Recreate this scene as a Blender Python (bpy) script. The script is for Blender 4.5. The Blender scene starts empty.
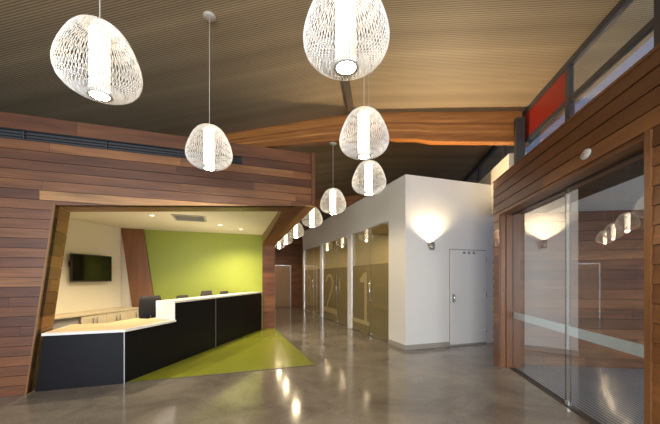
import bpy, math, random
from mathutils import Vector, Matrix

# ------------------------------------------------------------------ camera, world, light, exposure
SC = bpy.context.scene
COL = SC.collection
cam = bpy.data.cameras.new('camera')
cam.sensor_width = 36.0
cam.lens = 17.02
cam.shift_y = 0.1
cam.clip_start = 0.05
cam_o = bpy.data.objects.new('camera', cam)
cam_o.location = (0, 0, 1.5)
cam_o.rotation_euler = (math.radians(90), 0, math.radians(-19))
COL.objects.link(cam_o)
SC.camera = cam_o

W = bpy.data.worlds.new('world')
SC.world = W
W.use_nodes = True
bg = W.node_tree.nodes['Background']
bg.inputs[0].default_value = (0.31, 0.38, 0.62, 1)
bg.inputs[1].default_value = 0.6

SC.view_settings.view_transform = 'Standard'
SC.view_settings.look = 'None'
SC.view_settings.gamma = 1
SC.view_settings.exposure = 0.0
SC.view_settings.use_curve_mapping = False
SC.cycles.max_bounces = 8
SC.cycles.diffuse_bounces = 4
SC.cycles.glossy_bounces = 4
SC.cycles.transparent_max_bounces = 24
SC.cycles.sample_clamp_indirect = 30.0
SC.cycles.use_denoising = True


def light(name, kind, loc, energy, color, rot=(0, 0, 0), **kw):
    l = bpy.data.lights.new(name, kind)
    l.energy = energy
    l.color = color
    for k, v in kw.items():
        setattr(l, k, v)
    o = bpy.data.objects.new(name, l)
    o.location = loc
    o.rotation_euler = rot
    COL.objects.link(o)
    return o


# area light for assumed daylight from behind the camera; no glazed front is built
light('assumed_daylight_fill', 'AREA', (-0.5, -5.2, 2.0), 1480, (0.87, 0.93, 1.0), (math.radians(90), 0, 0),
      shape='RECTANGLE', size=11, size_y=3.6)


# added area fill to brighten the dark lobby
light('lobby_fill_light', 'AREA', (8.1, 1.2, 1.4), 35, (0.82, 0.90, 1.0), (math.radians(90), 0, math.radians(62)), shape='RECTANGLE', size=2.6, size_y=2.2)


# ------------------------------------------------------------------ materials
def mat(name):
    m = bpy.data.materials.new(name)
    m.use_nodes = True
    nt = m.node_tree
    return m, nt, nt.nodes, nt.links, nt.nodes['Principled BSDF']


def plain(name, col, rough=0.5, metal=0.0, spec=0.5, noise=0.04, nscale=6.0, emit=None, es=0.0):
    m, nt, N, L, b = mat(name)
    b.inputs['Roughness'].default_value = rough
    b.inputs['Metallic'].default_value = metal
    b.inputs['Specular IOR Level'].default_value = spec
    if noise > 0:
        tc = N.new('ShaderNodeTexCoord')
        n = N.new('ShaderNodeTexNoise')
        n.inputs['Scale'].default_value = nscale
        n.inputs['Detail'].default_value = 4
        L.new(tc.outputs['Object'], n.inputs['Vector'])
        mx = N.new('ShaderNodeMix')
        mx.data_type = 'RGBA'
        mx.inputs[6].default_value = (*[c * (1 - noise) for c in col], 1)
        mx.inputs[7].default_value = (*[min(1, c * (1 + noise)) for c in col], 1)
        L.new(n.outputs['Fac'], mx.inputs[0])
        L.new(mx.outputs[2], b.inputs['Base Color'])
    else:
        b.inputs['Base Color'].default_value = (*col, 1)
    if emit:
        b.inputs['Emission Color'].default_value = (*emit, 1)
        b.inputs['Emission Strength'].default_value = es
    return m


def wood(name, stops, rough=0.42, grain=0.35, spec=0.4):
    """Boards: a tone of its own for every board, fine grain along the board's length."""
    m, nt, N, L, b = mat(name)
    at = N.new('ShaderNodeAttribute')
    at.attribute_name = 'plank'
    rp = N.new('ShaderNodeValToRGB')
    els = rp.color_ramp.elements
    while len(els) < len(stops):
        els.new(0.5)
    for e, (p, c) in zip(els, stops):
        e.position = p
        e.color = (*c, 1)
    L.new(at.outputs['Fac'], rp.inputs[0])
    uv = N.new('ShaderNodeUVMap')
    uv.uv_map = 'UVMap'
    mp = N.new('ShaderNodeMapping')
    mp.inputs['Scale'].default_value = (1.1, 34, 1)
    L.new(uv.outputs['UV'], mp.inputs['Vector'])
    n = N.new('ShaderNodeTexNoise')
    n.inputs['Scale'].default_value = 1.6
    n.inputs['Detail'].default_value = 5
    n.inputs['Roughness'].default_value = 0.62
    n.inputs['Distortion'].default_value = 0.5
    L.new(mp.outputs[0], n.inputs['Vector'])
    mp2 = N.new('ShaderNodeMapping')
    mp2.inputs['Scale'].default_value = (0.7, 5, 1)
    L.new(uv.outputs['UV'], mp2.inputs['Vector'])
    n2 = N.new('ShaderNodeTexNoise')
    n2.inputs['Scale'].default_value = 1.5
    n2.inputs['Detail'].default_value = 3
    L.new(mp2.outputs[0], n2.inputs['Vector'])
    add = N.new('ShaderNodeMath')
    add.operation = 'ADD'
    L.new(n.outputs['Fac'], add.inputs[0])
    L.new(n2.outputs['Fac'], add.inputs[1])
    mr = N.new('ShaderNodeMapRange')
    mr.inputs['From Min'].default_value = 0.6
    mr.inputs['From Max'].default_value = 1.4
    mr.inputs['To Min'].default_value = 1 - grain
    mr.inputs['To Max'].default_value = 1 + grain
    L.new(add.outputs[0], mr.inputs['Value'])
    ml = N.new('ShaderNodeMix')
    ml.data_type = 'RGBA'
    ml.blend_type = 'MULTIPLY'
    ml.inputs[0].default_value = 1
    L.new(rp.outputs[0], ml.inputs[6])
    L.new(mr.outputs[0], ml.inputs[7])
    L.new(ml.outputs[2], b.inputs['Base Color'])
    b.inputs['Roughness'].default_value = rough
    b.inputs['Specular IOR Level'].default_value = spec
    bp = N.new('ShaderNodeBump')
    bp.inputs['Strength'].default_value = 0.12
    bp.inputs['Distance'].default_value = 0.004
    L.new(n.outputs['Fac'], bp.inputs['Height'])
    L.new(bp.outputs[0], b.inputs['Normal'])
    return m


def glass(name, tint=(0.93, 0.96, 0.95), gain=3.2):
    """Architectural pane: transparent with a Fresnel mirror image on the outer faces."""
    m, nt, N, L, b = mat(name)
    N.remove(b)
    out = N['Material Output']
    tr = N.new('ShaderNodeBsdfTransparent')
    tr.inputs[0].default_value = (*tint, 1)
    gl = N.new('ShaderNodeBsdfGlossy')
    gl.inputs['Roughness'].default_value = 0.0
    gl.inputs[0].default_value = (1, 1, 1, 1)
    fr = N.new('ShaderNodeFresnel')
    fr.inputs[0].default_value = 1.5
    ge = N.new('ShaderNodeNewGeometry')
    inv = N.new('ShaderNodeMath')
    inv.operation = 'SUBTRACT'
    inv.inputs[0].default_value = 1
    L.new(ge.outputs['Backfacing'], inv.inputs[1])
    mu = N.new('ShaderNodeMath')
    mu.operation = 'MULTIPLY'
    L.new(fr.outputs[0], mu.inputs[0])
    L.new(inv.outputs[0], mu.inputs[1])
    mg = N.new('ShaderNodeMath')
    mg.operation = 'MULTIPLY'
    mg.use_clamp = True
    mg.inputs[1].default_value = gain
    L.new(mu.outputs[0], mg.inputs[0])
    mx = N.new('ShaderNodeMixShader')
    L.new(mg.outputs[0], mx.inputs[0])
    L.new(tr.outputs[0], mx.inputs[1])
    L.new(gl.outputs[0], mx.inputs[2])
    L.new(mx.outputs[0], out.inputs[0])
    return m


def film(name, col, opacity):
    m, nt, N, L, b = mat(name)
    N.remove(b)
    out = N['Material Output']
    tr = N.new('ShaderNodeBsdfTransparent')
    df = N.new('ShaderNodeBsdfDiffuse')
    df.inputs[0].default_value = (*col, 1)
    tl = N.new('ShaderNodeBsdfTranslucent')
    tl.inputs[0].default_value = (*col, 1)
    m1 = N.new('ShaderNodeMixShader')
    m1.inputs[0].default_value = 0.5
    L.new(df.outputs[0], m1.inputs[1])
    L.new(tl.outputs[0], m1.inputs[2])
    mx = N.new('ShaderNodeMixShader')
    mx.inputs[0].default_value = opacity
    L.new(tr.outputs[0], mx.inputs[1])
    L.new(m1.outputs[0], mx.inputs[2])
    L.new(mx.outputs[0], out.inputs[0])
    return m


def emission(name, col, s):
    m, nt, N, L, b = mat(name)
    N.remove(b)
    e = N.new('ShaderNodeEmission')
    e.inputs[0].default_value = (*col, 1)
    e.inputs[1].default_value = s
    L.new(e.outputs[0], N['Material Output'].inputs[0])
    return m


def concrete():
    m, nt, N, L, b = mat('polished_concrete')
    tc = N.new('ShaderNodeTexCoord')
    a = N.new('ShaderNodeTexNoise')
    a.inputs['Scale'].default_value = 1.1
    a.inputs['Detail'].default_value = 7
    a.inputs['Roughness'].default_value = 0.65
    a.inputs['Distortion'].default_value = 0.6
    L.new(tc.outputs['Object'], a.inputs['Vector'])
    c = N.new('ShaderNodeTexNoise')
    c.inputs['Scale'].default_value = 42
    c.inputs['Detail'].default_value = 5
    L.new(tc.outputs['Object'], c.inputs['Vector'])
    ad = N.new('ShaderNodeMath')
    ad.operation = 'MULTIPLY_ADD'
    ad.inputs[1].default_value = 0.35
    L.new(c.outputs['Fac'], ad.inputs[0])
    L.new(a.outputs['Fac'], ad.inputs[2])
    rp = N.new('ShaderNodeValToRGB')
    e = rp.color_ramp.elements
    e[0].position = 0.45
    e[0].color = (0.115, 0.104, 0.092, 1)
    e[1].position = 0.92
    e[1].color = (0.31, 0.283, 0.25, 1)
    L.new(ad.outputs[0], rp.inputs[0])
    L.new(rp.outputs[0], b.inputs['Base Color'])
    mr = N.new('ShaderNodeMapRange')
    mr.inputs['To Min'].default_value = 0.09
    mr.inputs['To Max'].default_value = 0.16
    L.new(a.outputs['Fac'], mr.inputs['Value'])
    L.new(mr.outputs[0], b.inputs['Roughness'])
    b.inputs['Specular IOR Level'].default_value = 0.8
    return m


def ribbed_ceiling(direction):
    """Slatted ceiling lining: narrow light ribs with dark gaps, ribs running down the roof slope."""
    m, nt, N, L, b = mat('slatted_ceiling')
    tc = N.new('ShaderNodeTexCoord')
    dp = N.new('ShaderNodeVectorMath')
    dp.operation = 'DOT_PRODUCT'
    dp.inputs[1].default_value = direction
    L.new(tc.outputs['Object'], dp.inputs[0])
    sc = N.new('ShaderNodeMath')
    sc.operation = 'MULTIPLY'
    sc.inputs[1].default_value = 1 / 0.032
    L.new(dp.outputs['Value'], sc.inputs[0])
    fr = N.new('ShaderNodeMath')
    fr.operation = 'FRACT'
    L.new(sc.outputs[0], fr.inputs[0])
    pp = N.new('ShaderNodeMath')
    pp.operation = 'PINGPONG'
    pp.inputs[1].default_value = 0.5
    L.new(fr.outputs[0], pp.inputs[0])
    rp = N.new('ShaderNodeValToRGB')
    e = rp.color_ramp.elements
    e[0].position = 0.14
    e[0].color = (0.215, 0.16, 0.095, 1)
    e[1].position = 0.26
    e[1].color = (0.43, 0.33, 0.205, 1)
    L.new(pp.outputs[0], rp.inputs[0])
    # slow tone change from batten to batten
    wn = N.new('ShaderNodeTexNoise')
    wn.noise_dimensions = '1D'
    wn.inputs['Scale'].default_value = 2.6
    wn.inputs['Detail'].default_value = 3
    L.new(dp.outputs['Value'], wn.inputs['W'])
    mr = N.new('ShaderNodeMapRange')
    mr.inputs['From Min'].default_value = 0.25
    mr.inputs['From Max'].default_value = 0.75
    mr.inputs['To Min'].default_value = 0.78
    mr.inputs['To Max'].default_value = 1.15
    L.new(wn.outputs['Fac'], mr.inputs['Value'])
    ml = N.new('ShaderNodeMix')
    ml.data_type = 'RGBA'
    ml.blend_type = 'MULTIPLY'
    ml.inputs[0].default_value = 1
    L.new(rp.outputs[0], ml.inputs[6])
    L.new(mr.outputs[0], ml.inputs[7])
    L.new(ml.outputs[2], b.inputs['Base Color'])
    b.inputs['Roughness'].default_value = 0.55
    b.inputs['Specular IOR Level'].default_value = 0.35
    bp = N.new('ShaderNodeBump')
    bp.inputs['Strength'].default_value = 0.5
    bp.inputs['Distance'].default_value = 0.01
    L.new(rp.outputs[0], bp.inputs['Height'])
    L.new(bp.outputs[0], b.inputs['Normal'])
    return m


def ribbed_mat(direction):
    m, nt, N, L, b = mat('ribbed_entrance_mat')
    tc = N.new('ShaderNodeTexCoord')
    dp = N.new('ShaderNodeVectorMath')
    dp.operation = 'DOT_PRODUCT'
    dp.inputs[1].default_value = direction
    L.new(tc.outputs['Object'], dp.inputs[0])
    sc = N.new('ShaderNodeMath')
    sc.operation = 'MULTIPLY'
    sc.inputs[1].default_value = 1 / 0.05
    L.new(dp.outputs['Value'], sc.inputs[0])
    pp = N.new('ShaderNodeMath')
    pp.operation = 'PINGPONG'
    pp.inputs[1].default_value = 0.5
    L.new(sc.outputs[0], pp.inputs[0])
    rp = N.new('ShaderNodeValToRGB')
    e = rp.color_ramp.elements
    e[0].position = 0.12
    e[0].color = (0.03, 0.032, 0.038, 1)
    e[1].position = 0.25
    e[1].color = (0.30, 0.33, 0.40, 1)
    L.new(pp.outputs[0], rp.inputs[0])
    L.new(rp.outputs[0], b.inputs['Base Color'])
    b.inputs['Roughness'].default_value = 0.35
    return m


# the glazed entrance wall runs at its own angle; its frame: u towards the street, n into the room
RO = Vector((4.555, 4.298, 0))
RU = Vector((-0.4654, -0.8851, 0)).normalized()
RN = Vector((-0.8851, 0.4654, 0)).normalized()
Z = Vector((0, 0, 1))
X = Vector((1, 0, 0))
Y = Vector((0, 1, 0))


def R(u, n, z):
    return RO + RU * u + RN * n + Z * z


M = {}
M['wall_wood'] = wood('jarrah_boards', [(0.0, (0.092, 0.032, 0.0145)), (0.3, (0.138, 0.050, 0.0195)), (0.75, (0.190, 0.074, 0.027)), (0.97, (0.235, 0.100, 0.036)), (1.0, (0.44, 0.225, 0.082))], 0.4, 0.62)
M['right_wood'] = wood('cedar_boards', [(0.0, (0.125, 0.05, 0.020)), (0.5, (0.185, 0.077, 0.029)), (1.0, (0.25, 0.112, 0.042))], 0.38)
M['lining_wood'] = wood('lining_boards', [(0.0, (0.11, 0.045, 0.014)), (0.5, (0.18, 0.08, 0.024)), (1.0, (0.27, 0.13, 0.043))], 0.4)
M['beam_wood'] = wood('laminated_beam', [(0.0, (0.28, 0.10, 0.022)), (0.5, (0.38, 0.145, 0.034)), (1.0, (0.47, 0.20, 0.055))], 0.4, 0.45)
M['panel_wood'] = wood('veneer_panel', [(0.0, (0.20, 0.080, 0.026)), (1.0, (0.27, 0.115, 0.040))], 0.42, 0.3)
M['door_wood'] = wood('door_veneer', [(0.0, (0.42, 0.27, 0.155)), (1.0, (0.47, 0.31, 0.18))], 0.45, 0.12)
M['maple'] = wood('maple_laminate', [(0.0, (0.66, 0.47, 0.27)), (1.0, (0.74, 0.54, 0.32))], 0.4, 0.1)
M['pale_maple'] = wood('pale_maple_laminate', [(0.0, (0.60, 0.49, 0.34)), (1.0, (0.66, 0.55, 0.39))], 0.45, 0.08)
M['dark_core'] = plain('dark_batten_backing', (0.022, 0.014, 0.01), 0.8)
M['concrete'] = concrete()
M['ceil'] = ribbed_ceiling(tuple(RU))
M['mat'] = ribbed_mat(tuple(RN))
M['white'] = plain('white_plaster', (0.80, 0.79, 0.76), 0.6, noise=0.015)
M['cream'] = plain('cream_plaster', (0.84, 0.78, 0.64), 0.65, noise=0.02)
M['office'] = plain('office_plaster', (0.62, 0.54, 0.37), 0.7, noise=0.02)
M['green'] = plain('lime_paint', (0.33, 0.38, 0.045), 0.55, noise=0.02)
M['greenfloor'] = plain('lime_vinyl', (0.225, 0.25, 0.028), 0.2, noise=0.08, nscale=2.5)
M['counter'] = plain('charcoal_laminate', (0.008, 0.0078, 0.0095), 0.34, spec=0.1, noise=0.05)
M['white_top'] = plain('white_solid_surface', (0.86, 0.86, 0.84), 0.28, noise=0.01)
M['strip_alu'] = plain('dull_aluminium', (0.30, 0.30, 0.31), 0.45, 0.6)
M['alu'] = plain('brushed_aluminium', (0.70, 0.70, 0.69), 0.3, 1.0, noise=0.02)
M['chrome'] = plain('satin_steel', (0.75, 0.74, 0.72), 0.22, 1.0, noise=0.02)
M['steel'] = plain('dark_steel', (0.045, 0.042, 0.04), 0.5, 0.0, noise=0.05)
M['frame'] = plain('window_frame_grey', (0.045, 0.044, 0.05), 0.42, 0.0, noise=0.03)
M['ridge'] = plain('bronze_ridge_steel', (0.10, 0.078, 0.055), 0.5, noise=0.05)
M['red'] = plain('red_panel', (0.26, 0.016, 0.009), 0.4, noise=0.03)
M['skirt'] = plain('grey_skirting', (0.36, 0.33, 0.29), 0.45, noise=0.03)
M['black'] = plain('black_plastic', (0.012, 0.012, 0.013), 0.4, noise=0.02)
M['screen'] = plain('black_screen', (0.004, 0.004, 0.005), 0.07, spec=0.3, noise=0.0)
M['fabric'] = plain('black_upholstery', (0.022, 0.018, 0.018), 0.85, noise=0.15, nscale=60)
M['grey'] = plain('grey_laminate', (0.33, 0.32, 0.31), 0.5, noise=0.02)
M['grille'] = plain('grille_grey', (0.50, 0.48, 0.42), 0.5, noise=0.02)
M['vent'] = plain('vent_charcoal', (0.022, 0.024, 0.03), 0.5, noise=0.05)
M['wire'] = plain('white_wire', (0.88, 0.87, 0.85), 0.9, spec=0.0, noise=0.0)
M['cord'] = plain('pale_cord', (0.55, 0.50, 0.42), 0.5, noise=0.0)
M['ring'] = plain('lamp_ring_grey', (0.55, 0.53, 0.50), 0.4, noise=0.0)
M['lamp'] = emission('lamp_fabric_lit', (1.0, 0.84, 0.60), 1.7)
_n = M['lamp'].node_tree
_a = _n.nodes.new('ShaderNodeAttribute')
_a.attribute_name = 'plank'                      # pleats: ridge and fold
_r = _n.nodes.new('ShaderNodeMapRange')
_r.inputs['To Min'].default_value = 1.6
_r.inputs['To Max'].default_value = 9.0
_n.links.new(_a.outputs['Fac'], _r.inputs['Value'])
_n.links.new(_r.outputs[0], [x for x in _n.nodes if x.type == 'EMISSION'][0].inputs[1])
M['disc'] = emission('lamp_lens_lit', (1.0, 0.84, 0.58), 70.0)
M['dl'] = emission('downlight_lit', (1.0, 0.88, 0.65), 6.0)
M['glass'] = glass('clear_glass')
M['officeglass'] = glass('office_glass', (0.90, 0.90, 0.84), 1.5)
M['film'] = film('frosted_film', (0.47, 0.43, 0.33), 0.55)
M['numeral'] = film('numeral_film', (0.72, 0.62, 0.38), 0.62)
M['strip'] = film('frosted_strip', (0.84, 0.91, 0.95), 0.8)
M['cup'] = plain('sconce_grey_metal', (0.30, 0.28, 0.26), 0.4, 0.6, noise=0.02)
M['bulb'] = emission('sconce_lamp_lit', (1.0, 0.82, 0.55), 14.0)
M['sensor'] = plain('pale_sensor_plastic', (0.72, 0.70, 0.68), 0.25, noise=0.0)
M['sign'] = plain('dark_sign', (0.22, 0.22, 0.225), 0.5, noise=0.0)


# ------------------------------------------------------------------ mesh builder
def clip_poly(poly, a, b, c):
    """keep the side a*x + b*y <= c"""
    out = []
    for i in range(len(poly)):
        p, q = poly[i], poly[(i + 1) % len(poly)]
        dp, dq = a * p[0] + b * p[1] - c, a * q[0] + b * q[1] - c
        if dp <= 0:
            out.append(p)
        if dp * dq < 0:
            t = dp / (dp - dq)
            out.append((p[0] + (q[0] - p[0]) * t, p[1] + (q[1] - p[1]) * t))
    return out


def poly_halfplanes(poly):
    hs = []
    for i in range(len(poly)):
        (x0, y0), (x1, y1) = poly[i], poly[(i + 1) % len(poly)]
        a, b = y1 - y0, -(x1 - x0)
        hs.append((a, b, a * x0 + b * y0))
    return hs


class MB:
    def __init__(self):
        self.v, self.f, self.uv, self.col, self.sm = [], [], [], [], []

    def face(self, pts, uvs=None, c=0.5, smooth=False):
        i = len(self.v)
        self.v += [tuple(p) for p in pts]
        self.f.append(list(range(i, i + len(pts))))
        self.uv.append(uvs or [(0, 0)] * len(pts))
        self.col.append(c)
        self.sm.append(smooth)

    def idx(self, verts, faces, c=0.5, smooth=False, uvf=None):
        i = len(self.v)
        self.v += [tuple(p) for p in verts]
        for f in faces:
            self.f.append([i + k for k in f])
            self.uv.append([uvf(verts[k]) for k in f] if uvf else [(0, 0)] * len(f))
            self.col.append(c)
            self.sm.append(smooth)

    def prism(self, O, U, V, Nn, poly, n0, n1, c=0.5, off=(0, 0), swap=False):
        """polygon in the (U,V) plane, extruded from n0 to n1 along Nn"""
        k = len(poly)
        vs = [O + U * p[0] + V * p[1] + Nn * n0 for p in poly] + [O + U * p[0] + V * p[1] + Nn * n1 for p in poly]
        fs = [list(range(k))[::-1], list(range(k, 2 * k))] + [[i, (i + 1) % k, (i + 1) % k + k, i + k] for i in range(k)]

        def uvf(p):
            d = Vector(p) - O
            a, b = d.dot(U) + off[0], d.dot(V) + d.dot(Nn) + off[1]
            return (b, a) if swap else (a, b)
        self.idx(vs, fs, c, False, uvf)
        return self

    def box(self, lo, hi, c=0.5, long=0):
        U, V, Nn = [(X, Y, Z), (Y, Z, X), (Z, X, Y)][long]
        lo, hi = Vector(lo), Vector(hi)
        d = hi - lo
        self.prism(lo, U, V, Nn, [(0, 0), (d.dot(U), 0), (d.dot(U), d.dot(V)), (0, d.dot(V))], 0, d.dot(Nn), c, (c * 37, c * 11))
        return self

    def obox(self, O, U, V, Nn, a, b, c=0.5):
        """oriented box from local a to b"""
        self.prism(O, U, V, Nn, [(a[0], a[1]), (b[0], a[1]), (b[0], b[1]), (a[0], b[1])], a[2], b[2], c, (c * 37, c * 11))
        return self

    def rbox(self, a, b, r, c=0.5):
        """box from a to b, with bevelled edges"""
        ax = [(a[0], a[0] + r, b[0] - r, b[0]), (a[1], a[1] + r, b[1] - r, b[1]), (a[2], a[2] + r, b[2] - r, b[2])]
        vid, vs, fs = {}, [], []

        def P(i, j, k):
            key = (i, j, k)
            if key not in vid:
                vid[key] = len(vs)
                vs.append((ax[0][i], ax[1][j], ax[2][k]))
            return vid[key]
        for s in (0, 3):
            f = [P(s, 1, 1), P(s, 2, 1), P(s, 2, 2), P(s, 1, 2)]
            fs.append(f if s == 3 else f[::-1])
            f = [P(1, s, 1), P(1, s, 2), P(2, s, 2), P(2, s, 1)]
            fs.append(f if s == 3 else f[::-1])
            f = [P(1, 1, s), P(2, 1, s), P(2, 2, s), P(1, 2, s)]
            fs.append(f if s == 3 else f[::-1])
        for s, i in ((0, 1), (3, 2)):
            for t, j in ((0, 1), (3, 2)):
                fs.append([P(s, j, 1), P(s, j, 2), P(i, t, 2), P(i, t, 1)])
                fs.append([P(s, 1, j), P(s, 2, j), P(i, 2, t), P(i, 1, t)])
                fs.append([P(1, s, j), P(2, s, j), P(2, i, t), P(1, i, t)])
        for s, i in ((0, 1), (3, 2)):
            for t, j in ((0, 1), (3, 2)):
                for w, k in ((0, 1), (3, 2)):
                    fs.append([P(s, j, k), P(i, t, k), P(i, j, w)])
        self.idx(vs, fs, c)
        return self

    def tube(self, path, r, seg=8, c=0.5, caps=True):
        path = [Vector(p) for p in path]
        vs, fs = [], []
        for i, p in enumerate(path):
            t = (path[min(i + 1, len(path) - 1)] - path[max(i - 1, 0)]).normalized()
            a = t.cross(Z if abs(t.z) < 0.9 else X).normalized()
            b = t.cross(a)
            rr = r[i] if isinstance(r, (list, tuple)) else r
            vs += [p + (a * math.cos(q) + b * math.sin(q)) * rr for q in [2 * math.pi * k / seg for k in range(seg)]]
        for i in range(len(path) - 1):
            for k in range(seg):
                k2 = (k + 1) % seg
                fs.append([i * seg + k, (i + 1) * seg + k, (i + 1) * seg + k2, i * seg + k2])
        if caps:
            fs.append(list(range(seg)))
            fs.append([(len(path) - 1) * seg + k for k in range(seg)][::-1])
        self.idx(vs, fs, c, seg > 4)
        return self

    def lathe(self, prof, seg=32, O=Vector((0, 0, 0)), axis=Z, c=0.5, smooth=True, close=True):
        axis = axis.normalized()
        a = axis.cross(X if abs(axis.x) < 0.9 else Y).normalized()
        b = axis.cross(a)
        vs, fs = [], []
        for (r, h) in prof:
            vs += [O + axis * h + (a * math.cos(q) + b * math.sin(q)) * r for q in [2 * math.pi * k / seg for k in range(seg)]]
        n = len(prof)
        for i in range(n - 1):
            for k in range(seg):
                k2 = (k + 1) % seg
                fs.append([i * seg + k, i * seg + k2, (i + 1) * seg + k2, (i + 1) * seg + k])
        if close:
            fs.append(list(range(seg))[::-1])
            fs.append([(n - 1) * seg + k for k in range(seg)])
        self.idx(vs, fs, c, smooth)
        return self

    def mesh(self, name, m):
        me = bpy.data.meshes.new(name)
        me.from_pydata(self.v, [], self.f)
        uv = me.uv_layers.new(name='UVMap')
        flat = [x for f in self.uv for p in f for x in p]
        uv.data.foreach_set('uv', flat)
        at = me.attributes.new('plank', 'FLOAT', 'FACE')
        at.data.foreach_set('value', self.col)
        me.polygons.foreach_set('use_smooth', self.sm)
        me.materials.append(m)
        me.update()
        return me

    def build(self, name, m, parent=None):
        o = bpy.data.objects.new(name, self.mesh(name, m))
        COL.objects.link(o)
        if parent:
            o.parent = parent
        return o


def recalc(o):
    import bmesh
    bm = bmesh.new()
    bm.from_mesh(o.data)
    bmesh.ops.recalc_face_normals(bm, faces=bm.faces)
    bm.to_mesh(o.data)
    bm.free()
    return o


def tag(o, label, cat, group=None, kind=None):
    o['label'] = label
    o['category'] = cat
    if group:
        o['group'] = group
    if kind:
        o['kind'] = kind
    return o


def empty(name, loc, label, cat, rz=0, group=None, kind=None):
    o = bpy.data.objects.new(name, None)
    o.empty_display_size = 0.1
    o.location = loc
    o.rotation_euler = (0, 0, rz)
    COL.objects.link(o)
    return tag(o, label, cat, group, kind)


def struct(name, mb, m, parent=None):
    o = mb.build(name, m, parent)
    if not parent:
        o['kind'] = 'structure'
    return o


def boards(mb, O, U, V, Nn, polys, rows, u0, u1, seed, thick=0.02, lmin=1.3, lmax=3.4, gap=0.003, tilt=0.0, accents=()):
    """lay boards in rows over convex polygons (same board pattern for every polygon)"""
    hs = [poly_halfplanes(p) for p in polys]
    for r, (v0, v1) in enumerate(rows):
        rng = random.Random(seed * 1000 + r)
        u = u0 - rng.random() * lmax
        while u < u1:
            L = rng.uniform(lmin, lmax)
            c, ox, oy = rng.random(), rng.random() * 50, rng.random() * 20
            for (ar, ua, ub, ac) in accents:
                if ar == r and u < ua - 1e-6 < u + L:
                    L = ua - u
                elif ar == r and abs(u - ua) < 1e-6:
                    L, c = ub - ua, ac
            for h in hs:
                p = [(u + gap / 3, v0 + gap), (u + L - gap / 3, v0 + gap), (u + L - gap / 3, v1 - gap), (u + gap / 3, v1 - gap)]
                for a, b, d in h:
                    p = clip_poly(p, a, b, d)
                    if len(p) < 3:
                        break
                if len(p) >= 3:
                    if tilt:
                        Vt = (V - Nn * (tilt / (v1 - v0))).normalized()
                        mb.prism(O + V * v0 + Nn * tilt, U, Vt, Nn, [(a, b - v0) for a, b in p], -thick, 0, c, (ox, oy))
                    else:
                        mb.prism(O, U, V, Nn, p, -thick, 0, c, (ox, oy))
            u += L
    return mb


def rows_of(z0, z1, pitch):
    n = max(1, round((z1 - z0) / pitch))
    return [(z0 + (z1 - z0) * i / n, z0 + (z1 - z0) * (i + 1) / n) for i in range(n)]


# ------------------------------------------------------------------ room shell
struct('floor', MB().box((-8, -6, -0.12), (10, 16.4, 0)), M['concrete'])

RID_N, EAVE_N = 2.558, -0.726
RID_Z, EAVE_Z = 4.90, 4.664
SL_R = (RID_Z - EAVE_Z) / (RID_N - EAVE_N)
SL_L = 0.091


def ceil_z(n):
    return RID_Z - (n - RID_N) * SL_L if n > RID_N else RID_Z - (RID_N - n) * SL_R


def to_un(x, y):
    d = Vector((x, y, 0)) - RO
    return d.dot(RU), d.dot(RN)


mb = MB()
NL = 15.0
sec = [(-0.80, ceil_z(-0.80)), (RID_N, RID_Z), (NL, ceil_z(NL)), (NL, ceil_z(NL) + 0.12), (RID_N, RID_Z + 0.12), (-0.80, ceil_z(-0.80) + 0.12)]
mb.prism(RO, RN, Z, RU, sec, -14.5, 11.5)
ceil_o = recalc(mb.build('ceiling', M['ceil']))
ceil_o['kind'] = 'structure'
o = recalc(MB().prism(RO, RN, Z, RU, [(-1.5, EAVE_Z - 0.02), (-0.80, EAVE_Z - 0.01), (-0.80, EAVE_Z + 0.11), (-1.5, EAVE_Z + 0.11)], -14.5, 11.5).build('ceiling_eave', M['ceil']))
o['kind'] = 'structure'

# side and rear closing walls
struct('wall_side', MB().box((-8, -6, 0), (-7.9, 16.3, 4.6)), M['white'])

# --- wall at the end of the corridor: timber boards over a dark backing, with a door
we = struct('wall_back', MB().box((-7.9, 16.03, 0), (9.5, 16.3, 4.7)), M['dark_core'])
mb = MB()
rw = rows_of(0, 4.6, 0.165)
boards(mb, Vector((0, 16.01, 0)), X, Z, -Y, [[(1.2, 0), (2.48, 0), (2.48, 4.6), (1.2, 4.6)], [(2.48, 2.16), (3.36, 2.16), (3.36, 4.6), (2.48, 4.6)], [(3.36, 0), (9, 0), (9, 4.6), (3.36, 4.6)]], rw, 1.2, 9, 41)
mb.build('timber_cladding', M['panel_wood'], we)
dr = struct('door_2', MB().box((2.52, 15.95, 0.01), (3.30, 16.0, 2.12), 0.4, 2), M['door_wood'])
MB().box((3.30, 15.93, 0), (3.36, 16.0, 2.16)).box((2.48, 15.93, 0), (2.52, 16.0, 2.16)).box((2.52, 15.93, 2.12), (3.30, 16.0, 2.16)).build('door_frame', M['alu'], dr)

# --- reception bulkhead: timber front wall with a skewed opening, open at the corridor corner
YF = 5.06
XC = 1.475
JT, JB = -2.085, -2.384          # the opening's leaning jamb, at its top and at the floor
ST, SE = 2.46, 2.715             # underside at the jamb and at the corner
ZT = 3.595


def soff(x):
    return ST + (x - JT) / (XC - JT) * (SE - ST)


def jam(z):
    return JB + (JT - JB) * z / ST


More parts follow.
